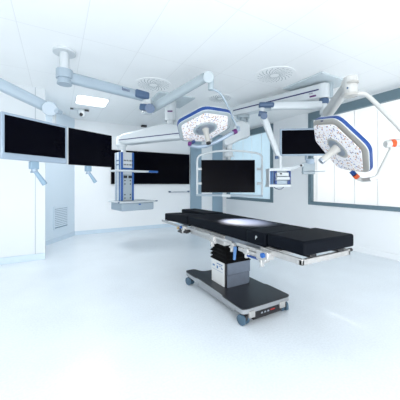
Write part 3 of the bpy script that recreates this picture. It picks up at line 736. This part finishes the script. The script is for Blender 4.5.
obj('spring_arm', lambda bm: beam(bm, P(263.5, 116.5, 4.15), P(278.3, 157, 4.2), .09, .11, .07, .07), M['white'], ra, world=True)
obj('wrist_joint', lambda bm: (cyl(bm, P(276.7, 157, 4.15), .03, P(0, 159, 4.15).z, P(0, 156, 4.15).z, 16)), M['joint'], ra, world=True)
obj('drop_post', lambda bm: cyl(bm, P(280.3, 162, 4.2), .026, P(0, 168.5, 4.2).z, P(0, 156, 4.2).z, 16), M['white'], ra, world=True)
obj('rear_link', lambda bm: (beam(bm, P(281, 168.5, 4.2), P(291, 168, 4.25), .06, .05), beam(bm, P(290, 168.5, 4.25), P(302.5, 165, 4.4), .05, .055)), M['white'], ra, world=True, bevel=.006)
obj('link_pin', lambda bm: beam(bm, P(300.4, 165.7, 4.3), P(302, 165.4, 4.3), .02, .035), M['black'], ra, world=True)
mm4, w4, h4 = monitor('silver-framed black monitor partly hidden behind the right surgical light', (280, 129.8), (329, 126.6), (280, 156.8), (329, 154.6), 4.3, 4.22, M['silver'], .03, bot=.028)
obj('swivel_block', lambda bm: (beam(bm, P(302.5, 168.5, 4.42), P(314.5, 168.5, 4.40), .08, .20, power=9)), M['paleg'], mm4, world=True, bevel=.006)
obj('mount_plate', lambda bm: beam(bm, P(310, 158.5, 4.38), P(310, 163.5, 4.40), .14, .09, power=8), M['silver'], mm4, world=True)
obj('mount_stem', lambda bm: cyl(bm, P(306, 157, 4.36), .02, P(0, 160, 4.36).z, P(0, 155, 4.36).z, 12), M['silver'], mm4, world=True)
obj('rear_shelf', lambda bm: beam(bm, P(302, 172, 4.42), P(324, 171.3, 4.35), .16, .012), M['pale'], mm4, world=True)

cbp = P(280, 188, 4.2)
cb = thing('control_box', 'white control unit with blue corner handles hanging under the jointed arm', 'control box', (cbp.x, cbp.y, P(0, 187, 4.2).z), -YAW)
def L(px, py, d=0):           # local place in the box's own frame, which faces the viewer
    q = P(px, py, 4.2 + d) ; v = cb.matrix_basis.inverted() @ q; return v
def lb(x0, y0, x1, y1, d0, d1):
    a = L(x0, y1, 0); b = L(x1, y0, 0)
    return ((a.x, d0, a.z), (b.x, d1, b.z))
obj('frame', B(lb(269, 168.3, 291, 171, -.02, .22), lb(268.6, 184.5, 291, 187, -.02, .22), lb(269, 171, 270, 184.5, 0, .2)), M['white'], cb, bevel=.004)
obj('body', B(lb(273.5, 171, 290.6, 184.5, .03, .2)), M['paleg'], cb, bevel=.004)
obj('side_panel', B(lb(270, 171, 271.5, 184.5, .0, .2)), M['handle'], cb)
obj('side_panel', B(lb(272.2, 171, 273.4, 184.5, .0, .2)), M['handle'], cb)
obj('corner_guard', B(lb(274.2, 171, 276.6, 173, -.01, .03), lb(274.2, 171, 275.2, 184.3, -.01, .03), lb(274.2, 180.5, 276.8, 184.3, -.01, .03)), M['blue'], cb)
obj('corner_guard', B(lb(287.5, 171, 290.6, 173, -.01, .03), lb(289.5, 171, 290.6, 184.3, -.01, .03), lb(287.5, 180.5, 290.6, 184.3, -.01, .03)), M['blue'], cb)
obj('faceplate', B(lb(276.8, 172.5, 288.5, 176, -.015, .03), lb(276.2, 177, 289.2, 179.8, -.03, .03)), M['white'], cb, bevel=.004)
obj('knob', lambda bm: tube(bm, [L(280.5, 173.8) + Vector((0, -.04, 0)), L(280.5, 173.8)], .012, 12), M['black'], cb)
obj('lower_drawer', B(lb(277, 180.5, 287.2, 184.2, .0, .03)), M['pale'], cb)
obj('cable', lambda bm: tube(bm, [L(x, y) + Vector((0, .03, 0)) for x, y in ((274.5, 187), (276, 188.4), (279, 189.3), (282, 189), (284.3, 187.2))], .006, 8), M['navy'], cb)

# ------------------------------------------------------------------ light
w = bpy.data.worlds.new('world'); S.world = w; w.use_nodes = True
bg = w.node_tree.nodes['Background']; bg.inputs['Color'].default_value = (.95, .975, 1, 1); bg.inputs['Strength'].default_value = 1.1
def area(name, loc, target, sx, sy, power, col=(1, 1, 1)):
    l = bpy.data.lights.new(name, 'AREA'); l.shape = 'RECTANGLE'; l.size = sx; l.size_y = sy; l.energy = power; l.color = col
    o = bpy.data.objects.new(name, l); C.objects.link(o); o.location = loc
    o.rotation_euler = (Vector(target) - Vector(loc)).to_track_quat('-Z', 'Y').to_euler(); return o
area('daylight_near_window', (RW + 1.2, 2.4, 2.0), (RW, 2.4, 1.8), 4.0, 3.2, 48)
area('daylight_far_window', (RW + 1.2, 6.1, 2.0), (RW, 6.1, 1.8), 2.4, 3.0, 27, (.85, .95, 1))
area('panel_light', (.61, 5.48, H - .02), (.61, 5.48, 0), .5, .5, 24)
area('room_fill', (-2.2, -1.5, 2.3), (1.8, 3.6, 1.0), 3.5, 2.5, 70, (.96, .98, 1))
area('ceiling_fill', (0.6, -1.6, .5), (2.2, 4.6, 2.95), 5.0, 1.2, 150, (.97, .985, 1))  # added fill lamp low behind the camera, aimed up to brighten the ceiling
def spot(name, loc, tgt, power, ang, col=(1, 1, 1), blend=.5, r=.15):
    l = bpy.data.lights.new(name, 'SPOT'); l.energy = power; l.spot_size = ang; l.spot_blend = blend; l.shadow_soft_size = r; l.color = col
    o = bpy.data.objects.new(name, l); C.objects.link(o); o.location = loc
    o.rotation_euler = (Vector(tgt) - Vector(loc)).to_track_quat('-Z', 'Y').to_euler(); return o
tg = Pz(243, 221.5, .89)
spot('surgical_beam', c1 + n1 * .30, tg, 3800, math.radians(29), (1, .97, 1), .9, .05)
S.view_settings.view_transform = 'Standard'
S.view_settings.look = 'None'
S.view_settings.exposure = 0.0
